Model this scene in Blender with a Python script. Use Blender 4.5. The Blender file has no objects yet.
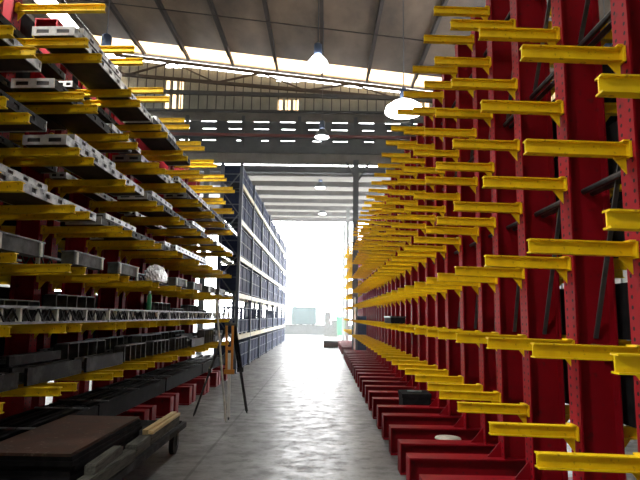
import bpy, bmesh, math, random
from mathutils import Vector, Matrix
random.seed(7)
PI = math.pi
scene = bpy.context.scene
C = scene.collection

# ------------------------------------------------------------------ materials
def mat(name, col, rough=0.5, metal=0.0, col2=None, scale=6.0, detail=4.0, lo=0.4, hi=0.65,
        bump=0.0, spec=0.5, stretch=None, col3=None, rough2=None):
    m = bpy.data.materials.new(name); m.use_nodes = True
    nt = m.node_tree; b = nt.nodes['Principled BSDF']
    b.inputs['Base Color'].default_value = (*col, 1)
    b.inputs['Roughness'].default_value = rough
    b.inputs['Metallic'].default_value = metal
    b.inputs['Specular IOR Level'].default_value = spec
    if col2 is not None:
        tc = nt.nodes.new('ShaderNodeTexCoord'); n = nt.nodes.new('ShaderNodeTexNoise')
        n.inputs['Scale'].default_value = scale; n.inputs['Detail'].default_value = detail
        n.inputs['Roughness'].default_value = 0.6
        src = tc.outputs['Object']
        if stretch:
            mp = nt.nodes.new('ShaderNodeMapping'); mp.inputs['Scale'].default_value = stretch
            nt.links.new(src, mp.inputs['Vector']); src = mp.outputs['Vector']
        nt.links.new(src, n.inputs['Vector'])
        r = nt.nodes.new('ShaderNodeValToRGB')
        r.color_ramp.elements[0].position = lo; r.color_ramp.elements[0].color = (*col, 1)
        r.color_ramp.elements[1].position = hi; r.color_ramp.elements[1].color = (*col2, 1)
        nt.links.new(n.outputs['Fac'], r.inputs['Fac'])
        out = r.outputs['Color']
        if col3 is not None:
            n2 = nt.nodes.new('ShaderNodeTexNoise'); n2.inputs['Scale'].default_value = scale * 5
            n2.inputs['Detail'].default_value = 3
            nt.links.new(src, n2.inputs['Vector'])
            r2 = nt.nodes.new('ShaderNodeValToRGB')
            r2.color_ramp.elements[0].position = 0.62; r2.color_ramp.elements[1].position = 0.70
            nt.links.new(n2.outputs['Fac'], r2.inputs['Fac'])
            mx = nt.nodes.new('ShaderNodeMixRGB'); mx.inputs['Color2'].default_value = (*col3, 1)
            nt.links.new(r2.outputs['Color'], mx.inputs['Fac']); nt.links.new(out, mx.inputs['Color1'])
            out = mx.outputs['Color']
        nt.links.new(out, b.inputs['Base Color'])
        if rough2 is not None:
            mr = nt.nodes.new('ShaderNodeMapRange')
            mr.inputs['From Min'].default_value = lo; mr.inputs['From Max'].default_value = hi
            mr.inputs['To Min'].default_value = rough; mr.inputs['To Max'].default_value = rough2
            nt.links.new(n.outputs['Fac'], mr.inputs['Value']); nt.links.new(mr.outputs['Result'], b.inputs['Roughness'])
        if bump:
            bp = nt.nodes.new('ShaderNodeBump'); bp.inputs['Strength'].default_value = bump
            nt.links.new(n.outputs['Fac'], bp.inputs['Height']); nt.links.new(bp.outputs['Normal'], b.inputs['Normal'])
    return m

def emis(name, col, s):
    m = bpy.data.materials.new(name); m.use_nodes = True
    nt = m.node_tree; nt.nodes.clear()
    o = nt.nodes.new('ShaderNodeOutputMaterial'); e = nt.nodes.new('ShaderNodeEmission')
    e.inputs['Color'].default_value = (*col, 1); e.inputs['Strength'].default_value = s
    nt.links.new(e.outputs[0], o.inputs['Surface'])
    return m

def sheet(name, col, t):
    """translucent roof sheet: lets daylight through, diffusing part of it"""
    m = bpy.data.materials.new(name); m.use_nodes = True
    nt = m.node_tree; nt.nodes.clear()
    o = nt.nodes.new('ShaderNodeOutputMaterial'); a = nt.nodes.new('ShaderNodeBsdfTranslucent')
    b = nt.nodes.new('ShaderNodeBsdfTransparent'); mx = nt.nodes.new('ShaderNodeMixShader')
    a.inputs['Color'].default_value = (*col, 1); b.inputs['Color'].default_value = (*col, 1)
    mx.inputs['Fac'].default_value = t
    nt.links.new(a.outputs[0], mx.inputs[1]); nt.links.new(b.outputs[0], mx.inputs[2])
    nt.links.new(mx.outputs[0], o.inputs['Surface'])
    return m

M = {}
M['red'] = mat('red_paint', (0.27, 0.003, 0.010), 0.5, col2=(0.20, 0.003, 0.008), scale=3.0, col3=(0.13, 0.010, 0.012), spec=0.2)
M['yellow'] = mat('yellow_paint', (0.95, 0.66, 0.006), 0.5, col2=(0.82, 0.54, 0.006), scale=5.0, col3=(0.48, 0.27, 0.01), spec=0.3)
M['steel_black'] = mat('black_steel', (0.035, 0.037, 0.04), 0.4, 0.6, col2=(0.09, 0.09, 0.09), scale=9)
M['strap_steel'] = mat('strap_steel', (0.22, 0.22, 0.22), 0.35, 0.7, col2=(0.06, 0.06, 0.06), scale=3)
M['galv'] = mat('galvanised_steel', (0.26, 0.27, 0.28), 0.5, 0.4, col2=(0.05, 0.052, 0.055), scale=6)
M['endplate'] = mat('pale_end_plate', (0.62, 0.63, 0.62), 0.4, 0.3, col2=(0.40, 0.41, 0.41), scale=9)
M['alu'] = mat('pale_aluminium', (0.50, 0.52, 0.52), 0.4, 0.6, col2=(0.10, 0.105, 0.11), scale=5, lo=0.42, hi=0.62, col3=(0.03, 0.03, 0.03))
M['deck'] = mat('dark_plywood', (0.022, 0.018, 0.018), 0.7, col2=(0.05, 0.036, 0.03), scale=7)
M['grime'] = mat('grimy_steel', (0.012, 0.012, 0.013), 0.6, 0.0, col2=(0.085, 0.085, 0.083), scale=6, lo=0.5, hi=0.72, spec=0.15)
M['greypaint'] = mat('grey_steel', (0.10, 0.105, 0.10), 0.6, 0.0, col2=(0.03, 0.031, 0.03), scale=7, spec=0.2)
M['bluepost'] = mat('grey_blue_paint', (0.07, 0.092, 0.135), 0.5, col2=(0.10, 0.125, 0.17), scale=4)
M['cream'] = mat('cream_beam_paint', (0.66, 0.62, 0.40), 0.5, col2=(0.52, 0.48, 0.30), scale=5)
M['crate'] = mat('dark_blue_crate', (0.008, 0.016, 0.055), 0.7, col2=(0.014, 0.026, 0.08), scale=6, spec=0.08)
M['craterail'] = mat('crate_rail', (0.07, 0.09, 0.13), 0.6, 0.0, col2=(0.16, 0.19, 0.24), scale=3, spec=0.15)
M['rust'] = mat('rust_brown_plate', (0.085, 0.040, 0.026), 0.8, col2=(0.055, 0.036, 0.026), scale=4, detail=8, col3=(0.13, 0.09, 0.065), spec=0.25)
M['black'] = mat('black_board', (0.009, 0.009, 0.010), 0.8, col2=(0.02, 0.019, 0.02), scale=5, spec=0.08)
M['wood'] = mat('pale_timber', (0.74, 0.58, 0.30), 0.6, col2=(0.60, 0.43, 0.20), scale=4, stretch=(12, 1, 12))
M['oldwood'] = mat('weathered_timber', (0.10, 0.10, 0.08), 0.8, col2=(0.035, 0.034, 0.03), scale=5, stretch=(10, 1, 10))
M['rubber'] = mat('black_rubber', (0.015, 0.015, 0.016), 0.7)
M['orange'] = mat('orange_wood', (0.78, 0.30, 0.03), 0.5, col2=(0.62, 0.24, 0.03), scale=8)
M['white'] = mat('white_paint', (0.78, 0.78, 0.76), 0.5, col2=(0.62, 0.62, 0.60), scale=7)
M['dirtywhite'] = mat('dirty_white_plastic', (0.70, 0.70, 0.62), 0.45, col2=(0.50, 0.49, 0.42), scale=12)
M['plastic'] = mat('crumpled_plastic_film', (0.72, 0.74, 0.76), 0.3, col2=(0.5, 0.52, 0.54), scale=10)
M['green'] = mat('green_plastic', (0.03, 0.30, 0.12), 0.4, col2=(0.025, 0.22, 0.09), scale=6)
M['teal'] = mat('teal_truck_body', (0.032, 0.062, 0.065), 0.7, col2=(0.027, 0.053, 0.055), scale=1)
M['roofsteel'] = mat('brown_roof_steel', (0.085, 0.066, 0.056), 0.65, col2=(0.06, 0.048, 0.042), scale=2)
M['girder'] = mat('grey_girder_paint', (0.10, 0.115, 0.125), 0.55, col2=(0.075, 0.085, 0.095), scale=2)
M['tanpanel'] = mat('tan_grey_panel', (0.24, 0.22, 0.19), 0.6, col2=(0.17, 0.16, 0.14), scale=1.5)
M['paleg'] = mat('pale_grey_girder', (0.36, 0.38, 0.38), 0.55, col2=(0.28, 0.30, 0.30), scale=2)
M['redpipe'] = mat('dull_red_pipe', (0.20, 0.045, 0.045), 0.55)
M['roofunder'] = mat('mottled_roof_lining', (0.40, 0.29, 0.205), 0.5, 0.0, col2=(0.14, 0.105, 0.082), scale=0.5, detail=9, lo=0.36, hi=0.66, stretch=(1, 0.5, 1))
M['canopysheet'] = mat('pale_canopy_sheet', (0.80, 0.79, 0.75), 0.6, col2=(0.70, 0.69, 0.66), scale=1.5)
M['purlin'] = mat('canopy_purlin', (0.26, 0.255, 0.25), 0.6, col2=(0.20, 0.2, 0.2), scale=2)
M['wallsheet'] = mat('grey_wall_sheet', (0.52, 0.55, 0.50), 0.6, 0.0, col2=(0.36, 0.39, 0.35), scale=1.0)
M['concrete_wall'] = mat('grey_concrete', (0.07, 0.08, 0.08), 0.8, col2=(0.05, 0.055, 0.055), scale=2)
M['skylight'] = sheet('translucent_roof_sheet', (0.72, 0.57, 0.40), 0.75)
M['clearsheet'] = sheet('clear_roof_sheet', (0.96, 0.95, 0.92), 0.9)
M['canopysheet'] = sheet('translucent_canopy_sheet', (0.36, 0.35, 0.33), 0.12)
M['cable'] = mat('grey_cable', (0.20, 0.20, 0.21), 0.6)
M['lampglow'] = emis('lamp_lens', (1.0, 0.98, 0.96), 14.0)
M['lampcap'] = mat('lamp_housing', (0.10, 0.14, 0.24), 0.4, 0.3)
M['lampshade'] = mat('lamp_shade_metal', (0.20, 0.22, 0.24), 0.4, 0.4)
M['ground'] = mat('outdoor_concrete', (0.22, 0.22, 0.21), 0.8, col2=(0.18, 0.18, 0.175), scale=0.6)

def floor_mat():
    m = bpy.data.materials.new('worn_concrete_floor'); m.use_nodes = True
    nt = m.node_tree; b = nt.nodes['Principled BSDF']; L = nt.links.new
    tc = nt.nodes.new('ShaderNodeTexCoord')
    def noise(scale, detail, stretch=None, rough=0.6):
        n = nt.nodes.new('ShaderNodeTexNoise'); n.inputs['Scale'].default_value = scale
        n.inputs['Detail'].default_value = detail; n.inputs['Roughness'].default_value = rough
        if stretch:
            mp = nt.nodes.new('ShaderNodeMapping'); mp.inputs['Scale'].default_value = stretch
            L(tc.outputs['Object'], mp.inputs['Vector']); L(mp.outputs['Vector'], n.inputs['Vector'])
        else:
            L(tc.outputs['Object'], n.inputs['Vector'])
        return n
    def ramp(src, p0, p1, c0, c1):
        r = nt.nodes.new('ShaderNodeValToRGB')
        r.color_ramp.elements[0].position = p0; r.color_ramp.elements[1].position = p1
        r.color_ramp.elements[0].color = (*c0, 1); r.color_ramp.elements[1].color = (*c1, 1)
        L(src, r.inputs['Fac']); return r
    a = noise(1.1, 8); base = ramp(a.outputs['Fac'], 0.35, 0.68, (0.11, 0.113, 0.11), (0.24, 0.244, 0.238))
    s1 = noise(4, 9, (1.0, 1.3, 1), 0.72); st = ramp(s1.outputs['Fac'], 0.50, 0.60, (0, 0, 0), (1, 1, 1))
    s2 = noise(18, 6, (0.6, 1.6, 1), 0.7); st2 = ramp(s2.outputs['Fac'], 0.54, 0.62, (0, 0, 0), (1, 1, 1))
    m1 = nt.nodes.new('ShaderNodeMixRGB'); m1.inputs['Color2'].default_value = (0.10, 0.10, 0.10, 1)
    mu = nt.nodes.new('ShaderNodeMath'); mu.operation = 'MULTIPLY'; mu.inputs[1].default_value = 0.8
    L(st.outputs['Color'], mu.inputs[0]); L(mu.outputs[0], m1.inputs['Fac']); L(base.outputs['Color'], m1.inputs['Color1'])
    m2 = nt.nodes.new('ShaderNodeMixRGB'); m2.inputs['Color2'].default_value = (0.09, 0.09, 0.085, 1)
    mu2 = nt.nodes.new('ShaderNodeMath'); mu2.operation = 'MULTIPLY'; mu2.inputs[1].default_value = 0.5
    L(st2.outputs['Color'], mu2.inputs[0]); L(mu2.outputs[0], m2.inputs['Fac']); L(m1.outputs['Color'], m2.inputs['Color1'])
    # sawn joints between the slabs
    sx = nt.nodes.new('ShaderNodeSeparateXYZ'); L(tc.outputs['Object'], sx.inputs[0])
    def joint(sock, period, off, w):
        ad = nt.nodes.new('ShaderNodeMath'); ad.operation = 'ADD'; ad.inputs[1].default_value = off; L(sock, ad.inputs[0])
        pp = nt.nodes.new('ShaderNodeMath'); pp.operation = 'PINGPONG'; pp.inputs[1].default_value = period / 2; L(ad.outputs[0], pp.inputs[0])
        lt = nt.nodes.new('ShaderNodeMath'); lt.operation = 'LESS_THAN'; lt.inputs[1].default_value = w; L(pp.outputs[0], lt.inputs[0])
        return lt
    jx = joint(sx.outputs['X'], 5.0, 1.32, 0.016); jy = joint(sx.outputs['Y'], 4.2, -8.45, 0.02)
    mxj = nt.nodes.new('ShaderNodeMath'); mxj.operation = 'MAXIMUM'; L(jx.outputs[0], mxj.inputs[0]); L(jy.outputs[0], mxj.inputs[1])
    mj = nt.nodes.new('ShaderNodeMath'); mj.operation = 'MULTIPLY'; mj.inputs[1].default_value = 0.8; L(mxj.outputs[0], mj.inputs[0])
    m3 = nt.nodes.new('ShaderNodeMixRGB'); m3.inputs['Color2'].default_value = (0.05, 0.05, 0.05, 1)
    L(mj.outputs[0], m3.inputs['Fac']); L(m2.outputs['Color'], m3.inputs['Color1'])
    L(m3.outputs['Color'], b.inputs['Base Color'])
    rr = nt.nodes.new('ShaderNodeMapRange'); rr.inputs['From Min'].default_value = 0.35; rr.inputs['From Max'].default_value = 0.65
    rr.inputs['To Min'].default_value = 0.30; rr.inputs['To Max'].default_value = 0.56
    L(s1.outputs['Fac'], rr.inputs['Value']); L(rr.outputs['Result'], b.inputs['Roughness'])
    return m
M['floor'] = floor_mat()
def punched(m):
    """two rows of punched holes up the column flange"""
    nt = m.node_tree; L = nt.links.new; b = nt.nodes['Principled BSDF']
    tc = nt.nodes.new('ShaderNodeTexCoord'); sx = nt.nodes.new('ShaderNodeSeparateXYZ'); L(tc.outputs['Object'], sx.inputs[0])
    def mth(op, a, bb=None):
        q = nt.nodes.new('ShaderNodeMath'); q.operation = op
        if isinstance(a, float): q.inputs[0].default_value = a
        else: L(a, q.inputs[0])
        if bb is not None:
            if isinstance(bb, float): q.inputs[1].default_value = bb
            else: L(bb, q.inputs[1])
        return q.outputs[0]
    zz = mth('SUBTRACT', mth('PINGPONG', sx.outputs['Z'], 0.0577), 0.0288)
    zz = mth('SUBTRACT', mth('ABSOLUTE', zz), 0.0288)
    yy = mth('SUBTRACT', mth('ABSOLUTE', sx.outputs['Y']), 0.045)
    d = mth('ADD', mth('MULTIPLY', zz, zz), mth('MULTIPLY', yy, yy))
    hole = mth('MULTIPLY', mth('LESS_THAN', d, 0.00013), mth('LESS_THAN', mth('ABSOLUTE', sx.outputs['X']), 0.002))
    mx = nt.nodes.new('ShaderNodeMixRGB'); mx.inputs['Color2'].default_value = (0.02, 0.004, 0.005, 1)
    L(hole, mx.inputs['Fac']); L(b.inputs['Base Color'].links[0].from_socket, mx.inputs['Color1']); L(mx.outputs[0], b.inputs['Base Color'])
M['redcol'] = mat('red_column_paint', (0.27, 0.003, 0.010), 0.55, col2=(0.23, 0.003, 0.009), scale=3.0, col3=(0.17, 0.010, 0.012), spec=0.15)
punched(M['redcol'])

# ------------------------------------------------------------------ mesh helpers
class MB:
    def __init__(s): s.v = []; s.f = []
    def add(s, vs, fs):
        n = len(s.v); s.v += [tuple(p) for p in vs]; s.f += [tuple(n + i for i in f) for f in fs]; return s
    def box(s, x0, x1, y0, y1, z0, z1):
        return s.add([(x0,y0,z0),(x1,y0,z0),(x1,y1,z0),(x0,y1,z0),(x0,y0,z1),(x1,y0,z1),(x1,y1,z1),(x0,y1,z1)],
                     [(0,3,2,1),(4,5,6,7),(0,1,5,4),(1,2,6,5),(2,3,7,6),(3,0,4,7)])
    def bar(s, p0, p1, w, h, up=(0,0,1)):
        p0, p1 = Vector(p0), Vector(p1); d = (p1 - p0).normalized(); up = Vector(up)
        if abs(d.dot(up)) > 0.98: up = Vector((0, 1, 0))
        a = d.cross(up).normalized() * w / 2; b = a.cross(d).normalized() * h / 2
        vs = [p0-a-b, p0+a-b, p0+a+b, p0-a+b, p1-a-b, p1+a-b, p1+a+b, p1-a+b]
        return s.add(vs, [(0,3,2,1),(4,5,6,7),(0,1,5,4),(1,2,6,5),(2,3,7,6),(3,0,4,7)])
    def tube(s, p0, p1, r, n=10, r1=None):
        p0, p1 = Vector(p0), Vector(p1); d = (p1 - p0).normalized(); r1 = r if r1 is None else r1
        up = Vector((0,0,1)) if abs(d.z) < 0.95 else Vector((1,0,0))
        a = d.cross(up).normalized(); b = d.cross(a).normalized()
        vs = [p0 + (a*math.cos(2*PI*i/n) + b*math.sin(2*PI*i/n))*r for i in range(n)]
        vs += [p1 + (a*math.cos(2*PI*i/n) + b*math.sin(2*PI*i/n))*r1 for i in range(n)]
        return s.add(vs, [(i,(i+1)%n,n+(i+1)%n,n+i) for i in range(n)] + [tuple(range(n))[::-1], tuple(range(n,2*n))])
    def lathe(s, prof, n=20, c=(0,0,0)):
        vs = []; fs = []
        for r, z in prof:
            vs += [(c[0]+r*math.cos(2*PI*i/n), c[1]+r*math.sin(2*PI*i/n), c[2]+z) for i in range(n)]
        for k in range(len(prof)-1):
            fs += [(k*n+i, k*n+(i+1)%n, (k+1)*n+(i+1)%n, (k+1)*n+i) for i in range(n)]
        fs += [tuple(range(n))[::-1], tuple(range((len(prof)-1)*n, len(prof)*n))]
        return s.add(vs, fs)
    def prism(s, poly, axis, a, b):
        """extrude a closed 2-D outline along an axis (0 x, 1 y, 2 z)"""
        n = len(poly)
        def P(u, v, w):
            return [(w,u,v),(u,w,v),(u,v,w)][axis]
        vs = [P(u,v,a) for u,v in poly] + [P(u,v,b) for u,v in poly]
        return s.add(vs, [(i,(i+1)%n,n+(i+1)%n,n+i) for i in range(n)] + [tuple(range(n))[::-1], tuple(range(n,2*n))])
    def mesh(s, name, m, smooth=False):
        me = bpy.data.meshes.new(name); me.from_pydata(s.v, [], s.f); me.materials.append(M[m] if isinstance(m, str) else m)
        bm = bmesh.new(); bm.from_mesh(me); bmesh.ops.recalc_face_normals(bm, faces=bm.faces); bm.to_mesh(me); bm.free()
        if smooth:
            for p in me.polygons: p.use_smooth = len(p.vertices) == 4
        me.update(); return me

def put(name, me, parent=None, loc=(0,0,0), rot=(0,0,0)):
    o = bpy.data.objects.new(name, me); C.objects.link(o)
    o.location = loc; o.rotation_euler = rot
    if parent is not None: o.parent = parent
    return o
def thing(name, label, cat, loc=(0,0,0), rz=0.0, group=None):
    o = bpy.data.objects.new(name, None); C.objects.link(o); o.empty_display_size = 0.1
    o.location = loc; o.rotation_euler = (0,0,rz); return tag(o, label, cat, group)
def tag(o, label, cat, group=None):
    o['label'] = label; o['category'] = cat
    if group: o['group'] = group
    return o
def struct(name, mb, m):
    o = put(name, mb.mesh(name, m)); o['kind'] = 'structure'; return o
def copy_tree(src, loc, rz=None, label=None, group=None):
    r = src.copy(); C.objects.link(r); r.location = loc
    if rz is not None: r.rotation_euler = (0,0,rz)
    if label: r['label'] = label
    if group: r['group'] = group
    for ch in list(src.children):
        c = ch.copy(); C.objects.link(c); c.parent = r
        for g in list(ch.children):
            d = g.copy(); C.objects.link(d); d.parent = c
    return r

ORD = ['zeroth','first','second','third','fourth','fifth','sixth','seventh','eighth','ninth','tenth','eleventh','twelfth',
       'thirteenth','fourteenth','fifteenth','sixteenth','seventeenth','eighteenth','nineteenth','twentieth']
def ordn(n):
    if n <= 20: return ORD[n]
    t = {2:'twenty',3:'thirty',4:'forty'}[n//10]
    return (t + '-' + ORD[n % 10]) if n % 10 else t[:-1] + 'ieth'

# ------------------------------------------------------------------ camera
F = 545.0; H = 1.6; ROLL = 0.016
cr, sr = math.cos(ROLL), math.sin(ROLL)
u0 = 3*cr + 76*sr; v0 = 3*sr - 76*cr
pitch = math.atan2(-v0, F); yaw = math.atan2(u0, math.hypot(F, v0))
cam = bpy.data.cameras.new('camera'); co = bpy.data.objects.new('camera', cam); C.objects.link(co)
cam.sensor_width = 36; cam.lens = F*36/640; cam.clip_start = 0.05; cam.clip_end = 400
co.matrix_world = Matrix.Translation((0,0,H)) @ (Matrix.Rotation(yaw,4,'Z') @ Matrix.Rotation(PI/2+pitch,4,'X') @ Matrix.Rotation(ROLL,4,'Z'))
scene.camera = co

# ------------------------------------------------------------------ building shell
YG = 22.9                                   # gable between the tall hall and the lower canopy
XL, XR = -14.0, 9.5
YB = -9.0
YE = 37.0                                   # open end of the canopy
def roof_z(x): return 12.05 - 0.115*x
struct('floor', MB().box(XL, XR, YB, YE, -0.2, 0.0), 'floor')
struct('ground', MB().box(-60, 60, YE, 110, -0.22, -0.02), 'ground')
# roof of the tall hall, with one long strip and one cross strip of translucent sheet let in
def roofpanel(mb, x0, x1, y0, y1, t=0.06):
    z0, z1 = roof_z(x0), roof_z(x1)
    mb.add([(x0,y0,z0),(x1,y0,z1),(x1,y1,z1),(x0,y1,z0),(x0,y0,z0+t),(x1,y0,z1+t),(x1,y1,z1+t),(x0,y1,z0+t)],
           [(0,3,2,1),(4,5,6,7),(0,1,5,4),(1,2,6,5),(2,3,7,6),(3,0,4,7)])
SX0, SX1 = -11.2, -9.9
SY0, SY1 = 21.55, 22.75
rb = MB()
roofpanel(rb, XL, SX0, YB, SY0); roofpanel(rb, SX1, XR, YB, SY0); roofpanel(rb, XL, XR, SY1, YG+0.1)
struct('ceiling', rb, 'roofunder')
sk = MB(); roofpanel(sk, SX0, SX1, YB, SY0, 0.01); struct('window_1', sk, 'clearsheet')
sk = MB(); roofpanel(sk, XL, XR, SY0, SY1, 0.01); struct('window_2', sk, 'skylight')
# purlins running away from the camera under the roof
k = 0
for i in range(-6, 6):
    x = -0.2 + 1.95*i
    if x < XL or x > XR: continue
    k += 1; z = roof_z(x) - 0.02
    mb = MB().box(x-0.06, x+0.06, YB, SY0, z-0.22, z)
    mb.box(x-0.05, x+0.05, SY0, YG-0.35, z-0.16, z)
    struct('trim_%d' % k, mb, 'roofsteel')
# roof truss in front of the gable
tr = MB(); yt = YG-0.45
xs = [XL + 0.1 + 1.95*i*0.5 for i in range(0, 24)]
xs = [x for x in xs if x <= XR]
tr.bar((XL, yt, roof_z(XL)-0.34), (XR, yt, roof_z(XR)-0.34), 0.10, 0.12)
def low_z(x): return 11.72 - 0.077*(x+7)
tr.bar((XL, yt, low_z(XL)), (XR, yt, low_z(XR)), 0.12, 0.13)
xx = -12.6; up = True
while xx + 1.95 < XR:
    if up: tr.bar((xx, yt, low_z(xx)), (xx+1.95, yt, roof_z(xx+1.95)-0.36), 0.07, 0.07)
    else:  tr.bar((xx, yt, roof_z(xx)-0.36), (xx+1.95, yt, low_z(xx+1.95)), 0.05, 0.05)
    xx += 1.95; up = not up
k += 1; struct('trim_%d' % k, tr, 'roofsteel')
# tie beam below the truss, and a thin conduit across the roof
tb = MB(); tb.bar((XL, yt-0.15, 11.15), (XR, yt-0.15, 10.78), 0.14, 0.16)
k += 1; struct('trim_%d' % k, tb, 'girder')
cd = MB(); cd.tube((XL, 18.2, roof_z(XL)-0.32), (XR, 18.2, roof_z(XR)-0.32), 0.02)
k += 1; struct('trim_%d' % k, cd, 'roofsteel')
# gable: corrugated sheet between the roof and the girder, four translucent sheets in it
zb = 10.45
def corr(x0, x1, y, zbot, ztop, pitch_=0.39):
    mb = MB(); x = x0
    while x < x1 - 1e-6:
        xe = min(x + pitch_, x1); xr = min(x + 0.07, xe)
        for (a, b, yy) in ((x, xr, y-0.05), (xr, xe, y)):
            if b - a < 1e-4: continue
            za, zc = ztop(a), ztop(b)
            mb.add([(a,yy,zbot),(b,yy,zbot),(b,yy,zc),(a,yy,za),(a,y+0.03,zbot),(b,y+0.03,zbot),(b,y+0.03,zc),(a,y+0.03,za)],
                   [(0,1,2,3),(5,4,7,6),(1,5,6,2),(4,0,3,7),(3,2,6,7),(0,4,5,1)])
        x = xe
    return mb
lights_x = [(-7.15, -6.25), (-2.2, -1.15), (3.6, 4.6)]
cur = XL; wb = MB()
for (a, b) in lights_x + [(XR, XR)]:
    if a > cur:
        q = corr(cur, a, YG, zb, lambda x: roof_z(x) - 0.30); wb.add(q.v, q.f)
    cur = b
struct('wall_far', wb, 'wallsheet')
rib = MB(); x = XL + 0.2
while x < XR:
    rib.box(x-0.022, x+0.022, YG-0.09, YG-0.055, zb, roof_z(x)-0.32); x += 0.39
k += 1; struct('trim_%d' % k, rib, 'girder')
n = 2
for (a, b) in lights_x:
    n += 1; mb = MB(); w_ = (b-a)/3
    for j in range(3):
        top = 11.0 if a > -5 else roof_z(a) - 0.9
        mb.box(a + j*w_ + 0.06, a + (j+1)*w_ - 0.06, YG, YG+0.01, zb+0.02, top)
    struct('window_%d' % n, mb, 'skylight')
    k += 1; mb = MB()
    for j in range(4): mb.box(a + j*w_ - 0.06, a + j*w_ + 0.06, YG-0.03, YG+0.04, zb, roof_z(b) - 0.35)
    mb.box(a, b, YG, YG+0.03, (11.0 if a > -5 else roof_z(a)-0.9), roof_z(b)-0.35)
    struct('trim_%d' % k, mb, 'wallsheet')
# deep girder band that carries the gable
gb = MB(); gb.box(XL, XR, YG-0.15, YG+0.15, 10.38, 10.47); gb.box(XL, XR, YG-0.1, YG+0.1, 9.28, 9.38)
gb.box(XL, XR, YG-0.2, YG+0.2, 8.52, 8.80)
k += 1; struct('trim_%d' % k, gb, 'girder')
gb = MB(); gb.box(XL, XR, YG-0.12, YG+0.12, 8.10, 8.52); gb.box(XL, XR, YG, YG+0.06, 10.0, 10.38)
k += 1; struct('trim_%d' % k, gb, 'tanpanel')
pan = MB(); random.seed(3); x = XL
pan.box(XL, XR, YG+0.02, YG+0.06, 9.67, 9.96); pan.box(XL, XR, YG+0.02, YG+0.06, 9.38, 9.63)
pan.box(XL, XR, YG+0.02, YG+0.06, 9.15, 9.28); pan.box(XL, XR, YG+0.02, YG+0.06, 8.80, 9.11)
while x < XR:
    xe = min(x + 1.15, XR)
    f = random.uniform(0.3, 0.6)*1.15
    pan.box(x, min(x+f, XR), YG+0.02, YG+0.06, 9.63, 9.67)
    f = random.uniform(0.45, 0.85)*1.15
    pan.box(x, min(x+f, XR), YG+0.02, YG+0.06, 9.11, 9.15)
    pan.box(x, min(x+0.5, XR), YG+0.02, YG+0.06, 9.96, 10.0)
    x = xe
struct('wall_lintel', pan, 'girder')
gp = MB(); x = XL + 0.6
while x < XR:
    gp.box(x-0.07, x+0.07, YG-0.12, YG-0.02, 8.55, 10.2); x += 2.45
k += 1; struct('trim_%d' % k, gp, 'girder')
pp = MB().tube((XL, YG-0.3, 9.3), (XR, YG-0.3, 9.22), 0.07)
k += 1; struct('trim_%d' % k, pp, 'redpipe')
lb = MB(); lb.box(XL, XR, YG-0.12, YG+0.12, 7.70, 7.94)
k += 1; struct('trim_%d' % k, lb, 'girder')
# canopy beyond the gable: pale sheets on cross purlins
struct('roof', MB().box(XL, XR, YG+0.2, YE, 8.02, 8.07), 'canopysheet')
y = YG + 0.85
while y < YE:
    k += 1; struct('trim_%d' % k, MB().box(XL, XR, y-0.04, y+0.04, 7.80, 8.02).box(XL, XR, y-0.04, y+0.10, 7.78, 7.80), 'purlin'); y += 1.95
# building columns beside the right rack, with knee braces
def post(x, y, zt, w=0.11):
    mb = MB(); mb.box(x-w, x+w, y-w, y-w+0.02, 0, zt); mb.box(x-w, x+w, y+w-0.02, y+w, 0, zt); mb.box(x-0.01, x+0.01, y-w+0.02, y+w-0.02, 0, zt)
    mb.box(x-w-0.05, x+w+0.05, y-w-0.05, y+w+0.05, 0, 0.02)
    return mb
mb = post(1.30, 22.45, 8.15); mb.bar((1.34, 22.45, 7.2), (1.9, 22.6, 8.15), 0.08, 0.08); mb.bar((1.30, 22.5, 7.4), (0.9, 22.75, 8.15), 0.06, 0.06)
k += 1; struct('trim_%d' % k, mb, 'girder')
for yy in (30.9, 36.4):
    k += 1; struct('trim_%d' % k, post(1.35, yy, 7.78, 0.09), 'paleg')
for yy in (22.45, 30.9, 36.4):
    k += 1; struct('trim_%d' % k, post(-5.0, yy, 7.78, 0.1), 'girder')
# long walls and the wall behind the photographer, open at its big door
struct('wall_left', MB().box(XL-0.1, XL, YB, YG, 0, roof_z(XL)+0.06).box(XL-0.1, XL, YG, 27.0, 0, 8.0).box(XL-0.1, XL, 27.0, 31.0, 0, 1.2).box(XL-0.1, XL, 27.0, 31.0, 3.0, 8.0).box(XL-0.1, XL, 31.0, YE, 0, 8.0), 'wallsheet')
wr = MB()
yy = YB
while yy < YG - 0.01:
    wr.box(XR, XR+0.08, yy, min(yy+0.55, YG), 0, 11.0); wr.box(XR-0.05, XR, yy, yy+0.07, 0, 11.0); yy += 0.55
struct('wall_right', wr, 'wallsheet')
struct('wall_back', MB().box(XL, XR, YB-0.1, YB, 0, 13.5), 'wallsheet')

# ------------------------------------------------------------------ cantilever racks
LEV = [0.90 + 0.563*i for i in range(8)]
TILT = 0.022
TOP = 5.16
FW = 0.16                                     # flange width
def column_mesh():
    mb = MB(); mb.box(0, 0.014, -FW/2, FW/2, 0.30, TOP); mb.box(0.261, 0.275, -FW/2, FW/2, 0.30, TOP); mb.box(0.014, 0.261, -0.006, 0.006, 0.30, TOP)
    mb.box(-0.004, 0.279, -FW/2-0.004, FW/2+0.004, TOP, TOP+0.012)
    return mb
col_mesh = column_mesh().mesh('column', 'redcol')
def base_mesh(length):
    mb = MB(); x0 = -length; x1 = 0.42; w = 0.10
    mb.box(x0, x1, -w, w, 0.295, 0.31); mb.box(x0, x1, -w, w, 0.0, 0.016); mb.box(x0, x1, -0.007, 0.007, 0.016, 0.295)
    mb.box(x0-0.012, x0, -w, w, 0.0, 0.31)
    return mb.mesh('base', 'red')
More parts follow.
